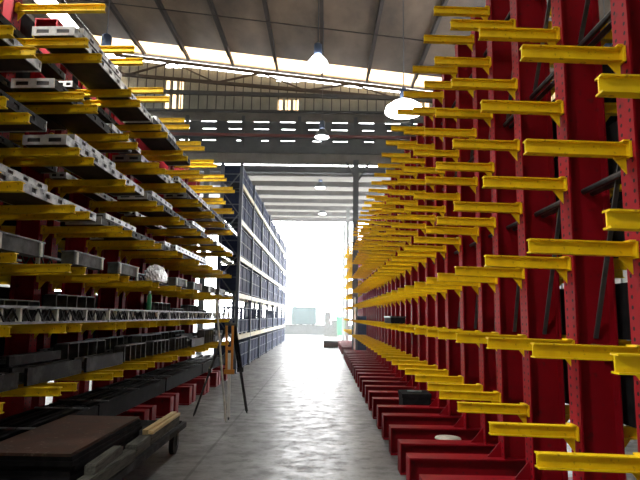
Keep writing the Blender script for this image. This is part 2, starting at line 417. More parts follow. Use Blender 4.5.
def knee_mesh():
    return MB().prism([(-0.13, 0.31), (0.0, 0.31), (0.0, 0.46)], 1, -0.006, 0.006).mesh('knee_plate', 'red')
def arm_mesh(length):
    mb = MB(); h = 0.078; w = 0.03
    def seg(x0, x1, a, b, y0, y1):            # box that follows the upward tilt towards the tip
        z0a, z0b = a - x0*TILT, b - x0*TILT; z1a, z1b = a - x1*TILT, b - x1*TILT
        mb.add([(x0,y0,z0a),(x1,y0,z1a),(x1,y1,z1a),(x0,y1,z0a),(x0,y0,z0b),(x1,y0,z1b),(x1,y1,z1b),(x0,y1,z0b)],
               [(0,3,2,1),(4,5,6,7),(0,1,5,4),(1,2,6,5),(2,3,7,6),(3,0,4,7)])
    seg(-length, -0.012, -0.008, 0.0, -w, w); seg(-length, -0.012, -h, -h+0.008, -w, w); seg(-length, -0.012, -h+0.008, -0.008, -0.005, 0.005)
    return mb.mesh('arm', 'yellow')
gus_mesh = MB().prism([(-0.085, -0.080), (-0.012, -0.080), (-0.012, -0.175)], 1, -0.005, 0.005).mesh('gusset', 'yellow')
clip_mesh = MB().box(-0.012, -0.001, -0.05, 0.05, -0.09, 0.002).box(-0.045, -0.012, -0.05, 0.05, 0.001, 0.010).mesh('bracket', 'yellow')
ARM_R, BASE_R = 0.575, 0.87
ARM_L, BASE_L = 0.94, 0.96
arm_r, base_r = arm_mesh(ARM_R), base_mesh(BASE_R)
arm_l, base_l = arm_mesh(ARM_L), base_mesh(BASE_L)
knee = knee_mesh()
# bracing between one upright and the next: paired struts and a long diagonal, fixed to the webs
def strut_mesh(dy, z):
    return MB().tube((0.13, 0.012, z), (0.13, dy-0.012, z), 0.022, 8).tube((0.19, 0.012, z-0.012), (0.19, dy-0.012, z-0.012), 0.022, 8).mesh('strut', 'steel_black')
def diag_mesh(dy, za, zb_):
    return MB().bar((0.16, 0.012, zb_), (0.16, dy-0.012, za), 0.030, 0.012, (0,1,0)).mesh('diagonal', 'strap_steel')
def upright(name, label, group, x, y, side, arm, base, full, brace_dy=None, rear=0, rear_arm=None, levels=range(8)):
    t = thing(name, label, 'storage rack upright', (x, y, 0), 0 if side > 0 else PI, group)
    put('column', col_mesh, t); put('base', base, t)
    if full: put('knee_plate', knee, t)
    for i in levels:
        a = put('arm', arm, t, (0, 0, LEV[i]))
        if full:
            put('gusset', gus_mesh, a); put('bracket', clip_mesh, a)
    for i in range(rear):
        a = put('arm', rear_arm or arm_r, t, (0.275, 0, LEV[i]), (0,0,PI))
        if full: put('gusset', gus_mesh, a)
    if brace_dy:
        for z in (1.42, 2.50, 3.56, 4.62): put('strut', strut_mesh(brace_dy, z), t)
        put('diagonal', diag_mesh(brace_dy, 1.48, 3.50), t); put('diagonal', diag_mesh(brace_dy, 3.62, 4.95), t)
    return t
XCR = 1.70; XCL = -3.32
YR = [2.15, 2.98, 3.79, 4.66, 5.38, 5.97, 6.76, 7.57, 8.26]
y = 8.26 + 0.775
while y < 21.8: YR.append(y); y += 0.775
YGAP = len(YR)
y = 23.75
while y < 30.5: YR.append(y); y += 0.775
for i, y in enumerate(YR):
    full = y < 17
    nd = YR[i+1] - y if i+1 < len(YR) else 0
    lab = 'red upright of the empty short-armed rack, %s from the camera' % ordn(i+1)
    if i == 0: lab = 'red upright nearest the camera, only its short yellow arm tips in view'
    if i == YGAP-1: lab = 'red upright of the empty rack just in front of the grey building column'
    if i == YGAP: lab = 'red upright of the empty rack just behind the blue cabinet'
    if i > YGAP: lab = 'red upright of the empty rack, %s beyond the blue cabinet' % ordn(i-YGAP+1)
    if i == len(YR)-1: lab = 'last red upright of the empty rack, farthest away by the daylight'
    upright('rack_upright', lab, 'uprights of the empty cantilever rack', XCR, y, 1, arm_r, base_r, full,
            nd if i < 14 else None, 8 if i < 7 else 0)
YL = []
for p in range(-1, 9):
    YL += [3.86 + 1.235*p, 3.86 + 1.235*p + 0.325]
for i, y in enumerate(YL):
    if y < 3 and i % 2 == 0 and y < 2: continue
    p, q = i//2, i % 2
    lab = '%s red upright of the %s pair from the camera, loaded long-armed rack' % ('near' if q == 0 else 'far', ordn(p+1))
    upright('rack_upright', lab, 'uprights of the loaded cantilever rack', XCL, y, -1, arm_l, base_l, y < 10, None, 8, arm_l)

# ------------------------------------------------------------------ stock on the left rack
def panel_proto(w, h, l, rail='alu'):
    """form panel: dark plywood face between pale side rails, slotted end plates"""
    t = thing('formwork_panel', 'x', 'building panel')
    put('deck', MB().box(-w/2+0.012, w/2-0.012, 0.012, l-0.012, 0.004, h-0.012).mesh('deck', 'deck'), t)
    for s in (-1, 1):
        x0, x1 = (-w/2, -w/2+0.012) if s < 0 else (w/2-0.012, w/2)
        mb = MB().box(x0, x1, 0, l, 0.0, h*0.30).box(x0, x1, 0, l, h*0.72, h)
        y = 0.0
        while y < l - 0.05:
            mb.box(x0, x1, y, min(y+0.16, l), h*0.30, h*0.72); y += 0.24
        put('side_rail', mb.mesh('side_rail', rail), t)
    for y0 in (-0.010, l):
        mb = MB().box(-w/2, w/2, y0, y0+0.010, 0.0, h*0.27).box(-w/2, w/2, y0, y0+0.010, h*0.70, h)
        for a, b in ((-0.5, -0.40), (-0.10, 0.08), (0.38, 0.5)):
            mb.box(a*w, b*w, y0, y0+0.010, h*0.27, h*0.70)
        put('end_plate', mb.mesh('end_plate', 'endplate'), t)
    return t
def girder_proto(l):
    t = thing('lattice_girder', 'x', 'girder')
    put('bottom_rail', MB().box(-0.03, 0.03, 0, l, 0, 0.02).mesh('rail', 'galv'), t)
    put('top_rail', MB().box(-0.03, 0.03, 0, l, 0.13, 0.15).mesh('rail', 'galv'), t)
    y = 0.04; pm = MB().box(-0.018, 0.018, -0.015, 0.015, 0.02, 0.13).mesh('post', 'dirtywhite')
    while y < l - 0.02:
        put('post', pm, t, (0, y, 0)); y += 0.62
    mb = MB(); y = 0.06
    while y + 0.2 < l:
        mb.bar((0, y, 0.02), (0, y+0.1, 0.13), 0.012, 0.012); mb.bar((0, y+0.1, 0.13), (0, y+0.2, 0.02), 0.012, 0.012); y += 0.2
    put('lacing', mb.mesh('lacing', 'grime'), t)
    return t
def channel_proto(l, w, h, m):
    t = thing('steel_channel', 'x', 'steel channel')
    mb = MB().box(-w/2, w/2, 0, l, 0, 0.012).box(-w/2, -w/2+0.012, 0, l, 0.012, h).box(w/2-0.012, w/2, 0, l, 0.012, h)
    mb.box(-w/2+0.012, -w/2+0.05, 0, l, h-0.012, h).box(w/2-0.05, w/2-0.012, 0, l, h-0.012, h)
    put('body', mb.mesh('body', m), t)
    sm = MB().box(-w/2-0.006, w/2+0.006, -0.02, 0.02, h+0.001, h+0.012).mesh('strap', 'galv')
    for yy in (0.25, l/2, l-0.25): put('strap', sm, t, (0, yy, 0))
    return t
def armz(k_, x):                                   # top of an arm of the left rack at x
    return LEV[k_] + (x - XCL)*TILT + 0.012
def lvl_name(k_): return ordn(k_+1)
BAY = 1.235
prot = {}
def place(key, maker, x, y, z, label, group, rz=0.0):
    if key not in prot:
        o = maker(); prot[key] = o; o.location = (x, y, z); o.rotation_euler = (0,0,rz); o['label'] = label; o['group'] = group; return o
    return copy_tree(prot[key], (x, y, z), rz, label, group)
SLOPE = Matrix.Rotation(-TILT, 4, 'Y')
def seat(o): o.rotation_euler = (0, -TILT, o.rotation_euler[2])
rnd = random.Random(11)
lanes = {0: (-2.80, 0.40, 'outer'), 1: (-3.12, 0.22, 'inner')}
# panels on the upper levels: every panel spans two bays, cut a little short so that its slotted end shows
for kk in (3, 4, 5, 6):
    for lane, (x0_, w, h, nm) in ((0, (-2.80 if kk % 2 else -2.69, 0.42, 0.095, 'wide form panel')),
                                  (1, (-3.165, 0.19, 0.075, 'narrow inner form panel')),
                                  (2, (-2.445, 0.09, 0.085, 'slim form panel at arm tips'))):
        b = (-1 if lane == 0 else 0) if kk >= 5 else (kk + lane) % 2 - 1
        while b < 9:
            nb = 2 if b + 2 <= 9 else 1
            var = rnd.randrange(3)
            L_ = nb*BAY - (0.07, 0.22, 0.36)[var]
            y = 3.86 + BAY*b - 0.10 + rnd.uniform(0, 0.06)
            x = x0_ + rnd.uniform(-0.04, 0.01)*(lane == 0)
            skip = (kk == 6 and (b >= 5 or b < 0)) or (lane == 2 and rnd.random() < 0.45) or (lane == 1 and rnd.random() < 0.25) or (lane == 2 and kk % 2 == 0)
            if not skip and y > 1:
                dark = rnd.random() < 0.62
                o = place('p%d%d%d%d' % (lane, nb, var, dark), lambda: panel_proto(w, h, L_, 'grime' if dark else 'alu'), x, y, armz(kk, x), '', ''); seat(o)
                o['label'] = '%s %s, %s arm level, %s bay, loaded rack' % ('dark-railed' if dark else 'pale-railed', nm, lvl_name(kk), ordn(b+2))
                o['group'] = 'form panels stored on the loaded rack'
            b += nb
# second layer of narrow panels on some levels, lying on the wide ones
for kk, b in ((6, 1), (6, 3), (5, 2), (5, 4), (4, 1), (4, 3), (4, 5), (3, 2), (3, 0), (3, 4)):
    x = (-2.80 if kk % 2 else -2.66) + 0.02; y = 3.86 + BAY*b + 0.12
    o = place('top', lambda: panel_proto(0.30, 0.07, 1.05), x, y, armz(kk, x) + 0.099, '', ''); seat(o)
    o['label'] = 'short form panel lying on a wide one, %s arm level, %s bay, loaded rack' % (lvl_name(kk), ordn(b+2))
    o['group'] = 'form panels stored on the loaded rack'
# lattice girders on the third and second levels, channels on the lowest
for kk in (1, 2):
    for lane, x in enumerate((-2.46, -2.62, -2.80, -3.0)):
        b = -1 + (lane + kk) % 2
        while b < 9:
            nb = 2 if b + 2 <= 9 else 1
            y = 3.86 + BAY*b - 0.08; L_ = nb*BAY - 0.05
            if not ((kk == 2 and lane == 0) or (rnd.random() < 0.38 and not (kk == 1 and lane == 0))) and y > 1:
                o = place('gird%d' % nb, lambda: girder_proto(L_), x, y, armz(kk, x), '', ''); seat(o)
                o['label'] = 'grey lattice girder, %s in from the arm tips, %s level, %s bay, loaded rack' % (ordn(lane+1), lvl_name(kk), ordn(b+2))
                o['group'] = 'lattice girders on the loaded rack'
            b += nb
def ladder_proto(l, w, h):
    """flat steel frame of two side bars and cross bars"""
    t = thing('steel_grid', 'x', 'steel grid')
    for sx in (-w/2, w/2-0.03): put('side_bar', MB().box(sx, sx+0.03, 0, l, 0, h).mesh('side_bar', 'grime'), t)
    rm = MB().box(-w/2+0.03, w/2-0.03, 0, 0.04, h*0.25, h*0.75).mesh('cross_bar', 'greypaint')
    for q_ in range(5): put('cross_bar', rm, t, (0, 0.02 + q_*(l-0.08)/4, 0))
    return t
def shutter_proto(l, w, h):
    """upright ribbed steel shutter"""
    t = thing('ribbed_shutter', 'x', 'steel shutter')
    put('skin', MB().box(-w/2, -w/2+0.012, 0, l, 0, h).mesh('skin', 'grime'), t)
    rm = MB().box(-w/2+0.012, w/2, -0.012, 0.012, 0, h).mesh('rib', 'greypaint')
    for q_ in range(5): put('rib', rm, t, (0, 0.02 + q_*(l-0.04)/4, 0))
    put('flange', MB().box(-w/2+0.012, w/2+0.004, 0.04, l-0.04, h+0.001, h+0.012).mesh('flange', 'galv'), t)
    return t
# lowest two levels: short dark pieces of mixed height, set back from the arm tips
for kk, lanes_ in ((0, (-2.74, -2.95, -3.16)), (1, (-3.16,))):
    for lane, x in enumerate(lanes_):
        for b in range(-1, 9):
            y = 3.86 + BAY*b - 0.09 + rnd.uniform(0, 0.05)
            if y < 1: continue
            xj = x + rnd.uniform(-0.015, 0.015)
            pick = rnd.randrange(4)
            where = '%s row in, %s arm level, %s bay, loaded rack' % (ordn(lane+1), lvl_name(kk), ordn(b+2))
            if pick == 0:
                o = place('sh0', lambda: shutter_proto(1.10, 0.16, 0.30), xj, y, armz(kk, xj)+0.012, '', ''); o['label'] = 'tall ribbed steel shutter, ' + where
            elif pick == 1:
                o = place('sh1', lambda: shutter_proto(0.92, 0.15, 0.21), xj, y, armz(kk, xj)+0.012, '', ''); o['label'] = 'low ribbed steel shutter, ' + where
            elif pick == 2:
                o = place('ch0', lambda: channel_proto(1.12, 0.15, 0.14, 'grime'), xj, y, armz(kk, xj)+0.002, '', ''); o['label'] = 'grimy steel channel, ' + where
                if kk == 0 and rnd.random() < 0.8:
                    o2 = place('la0', lambda: ladder_proto(1.0, 0.15, 0.09), xj, y+0.04, armz(kk, xj)+0.17, '', ''); seat(o2)
                    o2['label'] = 'small steel grid on a channel, ' + where; o2['group'] = 'dark steel pieces on the lowest levels'
            else:
                o = place('la1', lambda: ladder_proto(1.12, 0.17, 0.16), xj, y, armz(kk, xj)+0.002, '', ''); o['label'] = 'flat steel grid, ' + where
            seat(o); o['group'] = 'dark steel pieces on the lowest levels'
# dark beams stored on the rack bases
for lane, x in enumerate((-2.68, -2.89, -3.095)):
    for c_ in range(4):
        y = 3.80 + 2.75*c_
        o = place('bbeam', lambda: channel_proto(2.70, 0.18, 0.22, 'black'), x, y, 0.314, '', '')
        o['label'] = 'black beam lying on the red bases of the loaded rack, %s row in, %s along' % (ordn(lane+1), ordn(c_+1))
        o['group'] = 'beams on the bases of the loaded rack'
# unseen black packs added on the far-side arms to darken gaps between columns
def shade_pack_proto(l):
    t = thing('shade_pack', 'x', 'light-blocking pack')
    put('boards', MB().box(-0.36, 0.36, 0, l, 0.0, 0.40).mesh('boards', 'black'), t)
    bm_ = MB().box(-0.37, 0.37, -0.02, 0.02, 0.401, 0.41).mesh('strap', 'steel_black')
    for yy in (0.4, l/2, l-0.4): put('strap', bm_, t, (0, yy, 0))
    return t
def narrow_shade_pack_proto(l):
    t = thing('shade_pack', 'x', 'light-blocking pack')
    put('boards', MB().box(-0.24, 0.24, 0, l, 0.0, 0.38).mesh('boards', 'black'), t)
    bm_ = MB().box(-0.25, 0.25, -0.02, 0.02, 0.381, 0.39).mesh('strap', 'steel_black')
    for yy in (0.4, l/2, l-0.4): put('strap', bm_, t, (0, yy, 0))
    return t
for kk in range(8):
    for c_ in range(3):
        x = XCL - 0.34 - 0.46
        o = place('pack', lambda: shade_pack_proto(3.62), x, 3.80 + 3.70*c_, LEV[kk] + 0.024, '', '')
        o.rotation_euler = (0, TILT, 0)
        o['label'] = 'added black pack blocking light behind the loaded rack, %s level, %s section' % (lvl_name(kk), ('near', 'middle', 'far')[c_])
        o['group'] = 'added packs darkening the back of the loaded rack'
for kk in range(5):  # packs added to block the pale background behind the empty rack
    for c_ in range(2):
        o = place('pack2', lambda: narrow_shade_pack_proto(3.10), XCR + 0.275 + 0.30, 2.05 + 3.18*c_, LEV[kk] + 0.017, '', '')
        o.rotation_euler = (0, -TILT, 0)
        o['label'] = 'added pack darkening the far side of the empty rack, %s level, %s half' % (lvl_name(kk), ('near', 'far')[c_])
        o['group'] = 'added packs darkening the far side of the empty rack'
# grey boxes standing on the girders and panels of the third level
def crate_box(w, l, h, m):
    t = thing('steel_box', 'x', 'box')
    put('body', MB().box(-w/2, w/2, 0, l, 0, h*0.9).mesh('body', m), t)
    put('rim', MB().box(-w/2-0.008, w/2+0.008, -0.008, l+0.008, h*0.9, h).mesh('rim', 'galv'), t)
    sm = MB().box(w/2, w/2+0.012, -0.02, 0.02, 0, h*0.9).mesh('corner_strap', 'dirtywhite')
    for yy in (0.06, l-0.06): put('corner_strap', sm, t, (0, yy, 0))
    return t
for j, (b, q) in enumerate(((0, 0.05), (1, 0.1), (2, 0.0), (3, 0.1), (4, 0.05), (5, 0.0), (6, 0.1), (7, 0.05))):
    x = -2.46
    y = 3.86 + BAY*b + q
    if b == 3: continue
    o = place('gbox', lambda: crate_box(0.12, 0.72, 0.13, 'greypaint'), x, y, armz(2, x), '', ''); seat(o)
    o['label'] = 'long grey steel box at the arm tips, third level, %s bay from camera, loaded rack' % ordn(b+2)
    o['group'] = 'grey boxes on the third level'
# crumpled white film and green bottle
def lump(name, r, sx, sy, sz, m, seed):
    bm = bmesh.new(); bmesh.ops.create_icosphere(bm, subdivisions=4, radius=r); rr = random.Random(seed)
    ph = [(rr.uniform(3, 9), rr.uniform(0, 6), Vector((rr.uniform(-1,1), rr.uniform(-1,1), rr.uniform(-1,1))).normalized()) for _ in range(14)]
    for v in bm.verts:
        n_ = v.co.normalized(); d = 1 + sum(0.045*abs(math.sin(f_*a_.dot(n_)*1.7 + p_)) for f_, p_, a_ in ph) - 0.3
        v.co = Vector((n_.x*sx, n_.y*sy, n_.z*sz))*d
        v.co.z = max(v.co.z, -sz*0.45)
    me = bpy.data.meshes.new(name); bm.to_mesh(me); bm.free(); me.materials.append(M[m]); return me
x, y = -2.46, 3.86 + BAY*3 + 0.45
o = put('plastic_wrap', lump('plastic_wrap', 1.0, 0.075, 0.42, 0.16, 'plastic', 5), None, (x, y, armz(2, x) + 0.075))
tag(o, 'bundle of crumpled white plastic film on the loaded rack, third arm level', 'plastic wrap')
x, y = -2.46, 3.86 + BAY*3 + 0.18
o = thing('bottle', 'slim green bottle with white cap standing on a girder of the loaded rack', 'bottle', (-2.46, y, armz(1, x) + 0.152))
put('body', MB().lathe([(0.03,0),(0.032,0.01),(0.032,0.19),(0.022,0.21),(0.014,0.23)], 14).mesh('body', 'green', True), o)
put('cap', MB().lathe([(0.017,0.231),(0.017,0.262),(0.012,0.266)], 12).mesh('cap', 'white', True), o)

# ------------------------------------------------------------------ blue pallet rack beyond
XB, DB = -2.36, 0.64
BY0, BL, NB = 15.3, 2.75, 7
ZB = [1.03, 2.20, 3.25, 4.30, 5.36]
t = thing('pallet_rack', 'long grey-blue pallet rack with cream beams, across the aisle beyond the tripod', 'pallet rack', (XB, BY0, 0))
for i in range(NB+1):
    y = i*BL
    f_ = put('upright_post', MB().box(-0.09, 0, -0.05, 0.05, 0, 5.95).mesh('upright_post', 'bluepost'), t, (0, y, 0))
    put('upright_post', MB().box(-DB, -DB+0.09, -0.05, 0.05, 0, 5.95).mesh('upright_post', 'bluepost'), t, (0, y, 0))
    z = 0.25; s_ = 0
    while z + 0.6 < 5.9:
        a, b = (-0.09, -DB+0.09) if s_ % 2 else (-DB+0.09, -0.09)
        put('brace', MB().bar((a, 0, z), (b, 0, z+0.6), 0.03, 0.03).mesh('brace', 'bluepost'), t, (0, y, 0)); z += 0.6; s_ += 1
    put('foot_plate', MB().box(-0.12, 0.03, -0.08, 0.08, 0, 0.012).mesh('foot_plate', 'bluepost'), t, (0, y, 0))
for i in range(NB):
    y = i*BL
    for z in ZB:
        put('beam', MB().box(-0.055, -0.005, y+0.05, y+BL-0.05, z-0.13, z).mesh('beam', 'cream'), t)
        put('beam', MB().box(-DB+0.005, -DB+0.055, y+0.05, y+BL-0.05, z-0.13, z).mesh('beam', 'cream'), t)
# stillage crates on it
def crate_proto(w, l, h, solid):
    t = thing('stillage_crate', 'x', 'crate')
    put('panel', MB().box(-w/2+0.01, w/2-0.01, 0.01, l-0.01, 0.05, 0.06).box(-w/2+0.006, -w/2+0.012, 0.02, l-0.02, 0.06, h*solid)
        .box(w/2-0.012, w/2-0.006, 0.02, l-0.02, 0.06, h*solid).box(-w/2+0.02, w/2-0.02, 0.006, 0.012, 0.06, h*solid)
        .box(-w/2+0.02, w/2-0.02, l-0.012, l-0.006, 0.06, h*solid).mesh('panel', 'crate'), t)
    pm = MB().box(0, 0.04, 0, 0.04, 0, h).mesh('corner_post', 'crate')
    for sx in (-w/2, w/2-0.04):
        for sy in (0, l-0.04): put('corner_post', pm, t, (sx, sy, 0))
    rm = MB().prism([(-w/2, -0.012), (w/2+0.012, -0.012), (w/2+0.012, l), (w/2, l), (w/2, 0), (-w/2, 0)], 2, -0.016, 0.016).mesh('rail', 'craterail')
    for z in (h-0.03, h*0.52, 0.05): put('rail', rm, t, (0, 0, z))
    return t
NCR = 3
for i in range(NB):
    for lv, z in enumerate([0.0] + ZB):
        hh = 0.80 if lv in (0, 1) else 0.86
        key = 'cr%d' % (0 if lv == 0 else 1 if lv == 1 else 2 if lv < 5 else 3)
        if lv == 5: hh = 0.55
        cl = (BL - 0.24)/NCR
        for c in range(NCR):
            y = BY0 + i*BL + 0.13 + c*cl
            nth = i*NCR + c + 1
            z0 = z + 0.004
            lab = 'blue stillage crate, %s along from the tripod end, %s of blue rack' % (ordn(nth),
                   'on the floor' if lv == 0 else ['', 'lowest beam level', 'second beam level', 'third beam level', 'fourth beam level', 'topmost beam level'][lv])
            place(key, (lambda hh=hh, cl=cl, lv=lv: crate_proto(0.54, cl-0.05, hh, 0.55 if lv == 1 else 0.92)), XB - 0.32, y, z0, lab, 'crates on the blue pallet rack')

# ------------------------------------------------------------------ flat trolley with its load, near left
t = thing('flat_trolley', 'dark low flat trolley loaded with boards, beside the loaded rack', 'trolley', (-1.99, 3.9, 0))
x0, x1, y1 = -0.345, 0.36, 2.92
mb = MB(); mb.box(x1-0.05, x1, 0, y1, 0.25, 0.31); mb.box(x0, x0+0.05, 0, y1, 0.25, 0.31)
for yy in (0.0, 0.65, 1.3, 1.95, y1-0.05): mb.box(x0+0.05, x1-0.05, yy, yy+0.05, 0.25, 0.31)
put('frame', mb.mesh('frame', 'grime'), t)
put('deck', MB().box(x0+0.005, x1-0.055, 0.01, y1-0.01, 0.311, 0.322).mesh('deck', 'black'), t)
for sx in (x0+0.04, x1-0.07):
    for sy in (0.3, y1-0.28):
        w = put('wheel', MB().prism([(sy+0.122*math.cos(a*PI/12), 0.122+0.122*math.sin(a*PI/12)) for a in range(24)], 0, sx-0.025, sx+0.025).mesh('wheel', 'rubber'), t)
        put('hub', MB().tube((sx-0.032, sy, 0.122), (sx+0.032, sy, 0.122), 0.04, 14).mesh('hub', 'greypaint'), w)
        put('fork', MB().box(sx-0.045, sx-0.037, sy-0.03, sy+0.03, 0.10, 0.25).box(sx+0.037, sx+0.045, sy-0.03, sy+0.03, 0.10, 0.25).box(sx-0.045, sx+0.045, sy-0.05, sy+0.05, 0.246, 0.25).mesh('fork', 'steel_black'), w)
# stack of boards on the trolley
zt = 0.324
rnd = random.Random(4)
nbd = 7
for j in range(nbd):
    top = j == nbd-1
    h = 0.034 if not top else 0.022
    dx, dy = rnd.uniform(-0.012, 0.012), rnd.uniform(-0.03, 0.03)
    mb = MB().box(-0.36+dx, 0.36+dx, 0+dy, 1.52+dy, 0, h)
    o = put('board', mb.mesh('board', 'rust' if top else 'black'), None, (-2.20, 4.22, zt))
    lab = 'rust-brown board on top of the trolley stack' if top else 'black board, %s from the bottom of the trolley stack' % ordn(j+1)
    tag(o, lab, 'board', 'boards stacked on the trolley'); zt += h + 0.002
# offcuts and the pale timber beside the stack
ox = -1.80
for j, (ox, yy, l, w, h, zz, m, lab) in enumerate((
        (-1.70, 4.05, 0.95, 0.10, 0.09, 0.324, 'oldwood', 'weathered grey-green timber offcut on the trolley beside the board stack, near end'),
        (-1.70, 4.20, 0.62, 0.08, 0.07, 0.416, 'oldwood', 'short weathered offcut lying on the near timber of the trolley'),
        (-1.705, 5.10, 0.42, 0.11, 0.10, 0.324, 'oldwood', 'stubby weathered block on the trolley in front of the pale timber'))):
    o = put('timber_offcut', MB().box(-w/2, w/2, 0, l, 0, h*0.9).box(-w/2+0.006, w/2-0.006, 0.01, l-0.02, h*0.9, h).mesh('offcut', m), None, (ox, yy, zz), (0, 0, rnd.uniform(-0.04, 0.04)))
    tag(o, lab, 'timber')
for j, (xx_, z0, w, lab) in enumerate(((-1.71, 0.324, 0.09, 'dark timber batten under the pale one at the far end of the trolley'), )):
    o = put('timber_batten', MB().box(-w/2, w/2, 0, 1.05, 0, 0.09).mesh('batten', 'oldwood'), None, (xx_, 5.56, z0)); tag(o, lab, 'timber')
o = put('timber_plank', MB().box(-0.055, 0.0, 0, 1.05, 0, 0.045).box(0.006, 0.04, 0.02, 1.07, 0, 0.03).box(-0.055, 0.04, 0.05, 0.09, -0.004, 0.0).mesh('plank', 'wood'), None, (-1.70, 5.55, 0.419))
tag(o, 'pale yellow sawn timber lying at the far end of the trolley', 'timber')

# ------------------------------------------------------------------ surveyor's tripod
hx, hy, hz = -1.50, 8.95, 1.47
t = thing('survey_tripod', 'surveying tripod with orange legs standing at the edge of the aisle', 'tripod', (hx, hy, 0))
put('head', MB().lathe([(0.09,hz-0.05),(0.095,hz-0.04),(0.095,hz-0.01),(0.03,hz),(0.03,hz+0.03)], 16).mesh('head', 'greypaint', True), t)
for (fx, fy, up_m, lo_m, fl) in ((-1.42, 8.62, 'orange', 'white', 0), (-1.22, 9.22, 'grime', 'steel_black', 1), (-2.02, 8.88, 'greypaint', 'steel_black', 2)):
    p0 = Vector(((0.05 if fl == 1 else -0.07 if fl == 2 else 0.0), (-0.07 if fl == 0 else 0.03), hz-0.05)); p1 = Vector((fx-hx, fy-hy, 0.0))
    pm = p0.lerp(p1, 0.50); d = (p1-p0).normalized(); side = Vector((1, 0, 0)) if fl != 2 else Vector((0, 1, 0))
    w = 0.05 if fl == 0 else 0.02
    lg = put('leg', MB().bar(p0-side*w, pm-side*w*0.8, 0.035, 0.028).bar(p0+side*w, pm+side*w*0.8, 0.035, 0.028).bar(p0.lerp(p1,0.25)-side*w, p0.lerp(p1,0.25)+side*w, 0.03, 0.05).mesh('leg', up_m), t)
    put('lower_leg', MB().bar(p0.lerp(p1, 0.30), p1 - d*0.04, 0.042 if fl == 0 else 0.032, 0.03).mesh('lower_leg', lo_m), lg)
    put('clamp', MB().bar(pm-side*(w+0.03), pm+side*(w+0.03), 0.05, 0.07).mesh('clamp', 'orange' if fl == 0 else 'steel_black'), lg)
    put('spike', MB().tube(p1 - d*0.05, p1, 0.018, 8, 0.004).mesh('spike', 'steel_black'), lg)
o = put('pole', MB().tube((-1.44, 8.50, 0.0), (-1.72, 8.80, 1.85), 0.016, 10).mesh('pole', 'dirtywhite'))
tag(o, 'thin pale pole leaning across the tripod in front of its orange leg', 'pole')

# ------------------------------------------------------------------ small things by the right rack
o = thing('round_cap', 'round off-white cap on a grey stem between the red rack bases', 'post cap', (1.42, 6.36, 0))
put('cap', MB().lathe([(0.02,0.235),(0.13,0.25),(0.145,0.262),(0.14,0.275),(0.08,0.285),(0.01,0.288)], 28).mesh('cap', 'dirtywhite', True), o)
put('stem', MB().lathe([(0.09,0.0),(0.09,0.012),(0.06,0.02),(0.06,0.24)], 18).mesh('stem', 'greypaint', True), o)
o = thing('black_box', 'small black box resting across two yellow arms of the empty rack', 'box', (1.30, 9.75, LEV[1]+0.025))
put('body', MB().box(-0.10, 0.16, 0, 1.0, 0, 0.10).mesh('body', 'black'), o)
put('lid', MB().box(-0.11, 0.17, -0.01, 1.01, 0.10, 0.13).mesh('lid', 'steel_black'), o)
o = thing('toolbox', 'dark blue-black case on the floor between rack bases with a pale rod', 'case', (1.22, 8.40, 0))
put('body', MB().box(0, 0.42, 0.06, 0.50, 0, 0.40).mesh('body', 'black'), o)
put('lid', MB().box(-0.01, 0.43, 0.05, 0.51, 0.40, 0.46).mesh('lid', 'black'), o)
put('handle', MB().tube((0.10, 0.28, 0.47), (0.32, 0.28, 0.47), 0.015).mesh('handle', 'galv'), o)
o = thing('cabinet', 'dark blue steel cabinet standing behind the grey column of the empty rack', 'cabinet', (1.62, 22.95, 0))
put('body', MB().box(-0.22, 0.24, 0, 0.42, 0.05, 1.62).mesh('body', 'crate'), o)
put('door', MB().box(-0.20, 0.22, -0.02, -0.002, 0.10, 1.58).mesh('door', 'crate'), o)
put('plinth', MB().box(-0.22, 0.24, 0.0, 0.42, 0, 0.05).mesh('plinth', 'black'), o)
o = thing('pipe_post', 'white pipe post by the grey column beside the empty rack', 'post', (1.24, 21.75, 0))
put('pipe', MB().tube((0,0,0.01), (0,0,2.35), 0.04, 12).mesh('pipe', 'white', True), o)
put('foot', MB().lathe([(0.1,0),(0.1,0.01),(0.05,0.03)], 14).mesh('foot', 'white'), o)
o = thing('low_crate', 'low rust-brown wooden crate on the floor at the aisle end', 'crate', (0.05, 28.4, 0))
put('body', MB().box(0, 0.74, 0, 0.9, 0.05, 0.27).mesh('body', 'rust'), o)
put('runner', MB().box(0, 0.74, 0.05, 0.15, 0, 0.05).box(0, 0.74, 0.75, 0.85, 0, 0.05).mesh('runner', 'oldwood'), o)
put('rim', MB().box(-0.01, 0.75, -0.01, 0.0, 0.24, 0.31).box(-0.01, 0.75, 0.9, 0.91, 0.24, 0.31).box(-0.01, 0, 0, 0.9, 0.24, 0.31).box(0.74, 0.75, 0, 0.9, 0.24, 0.31).mesh('rim', 'oldwood'), o)

# ------------------------------------------------------------------ yard beyond the open end
o = thing('box_truck', 'teal box truck parked in the yard beyond the open end', 'truck', (-1.75, 50.0, -0.02))
put('cargo_box', MB().box(-1.12, 1.12, 0, 5.2, 0.85, 2.42).mesh('box', 'teal'), o)
mb = MB().box(-1.0, 1.0, -0.015, 0.0, 0.95, 2.34)
put('rear_door', mb.mesh('door', 'teal'), o)
put('chassis', MB().box(-0.45, -0.3, -0.1, 6.6, 0.6, 0.84).box(0.3, 0.45, -0.1, 6.6, 0.6, 0.84).box(-1.0, 1.0, -0.14, -0.05, 0.5, 0.66).mesh('chassis', 'greypaint'), o)
put('cab', MB().prism([(5.35,0.6),(7.0,0.6),(7.05,1.5),(6.7,2.3),(5.35,2.35)], 0, -1.05, 1.05).mesh('cab', 'white'), o)
for sx in (-0.98, 0.72):
    for sy in (1.1, 6.1):
        put('wheel', MB().prism([(sy+0.42*math.cos(a*PI/12), 0.42+0.42*math.sin(a*PI/12)) for a in range(24)], 0, sx, sx+0.26).mesh('wheel', 'rubber'), o)
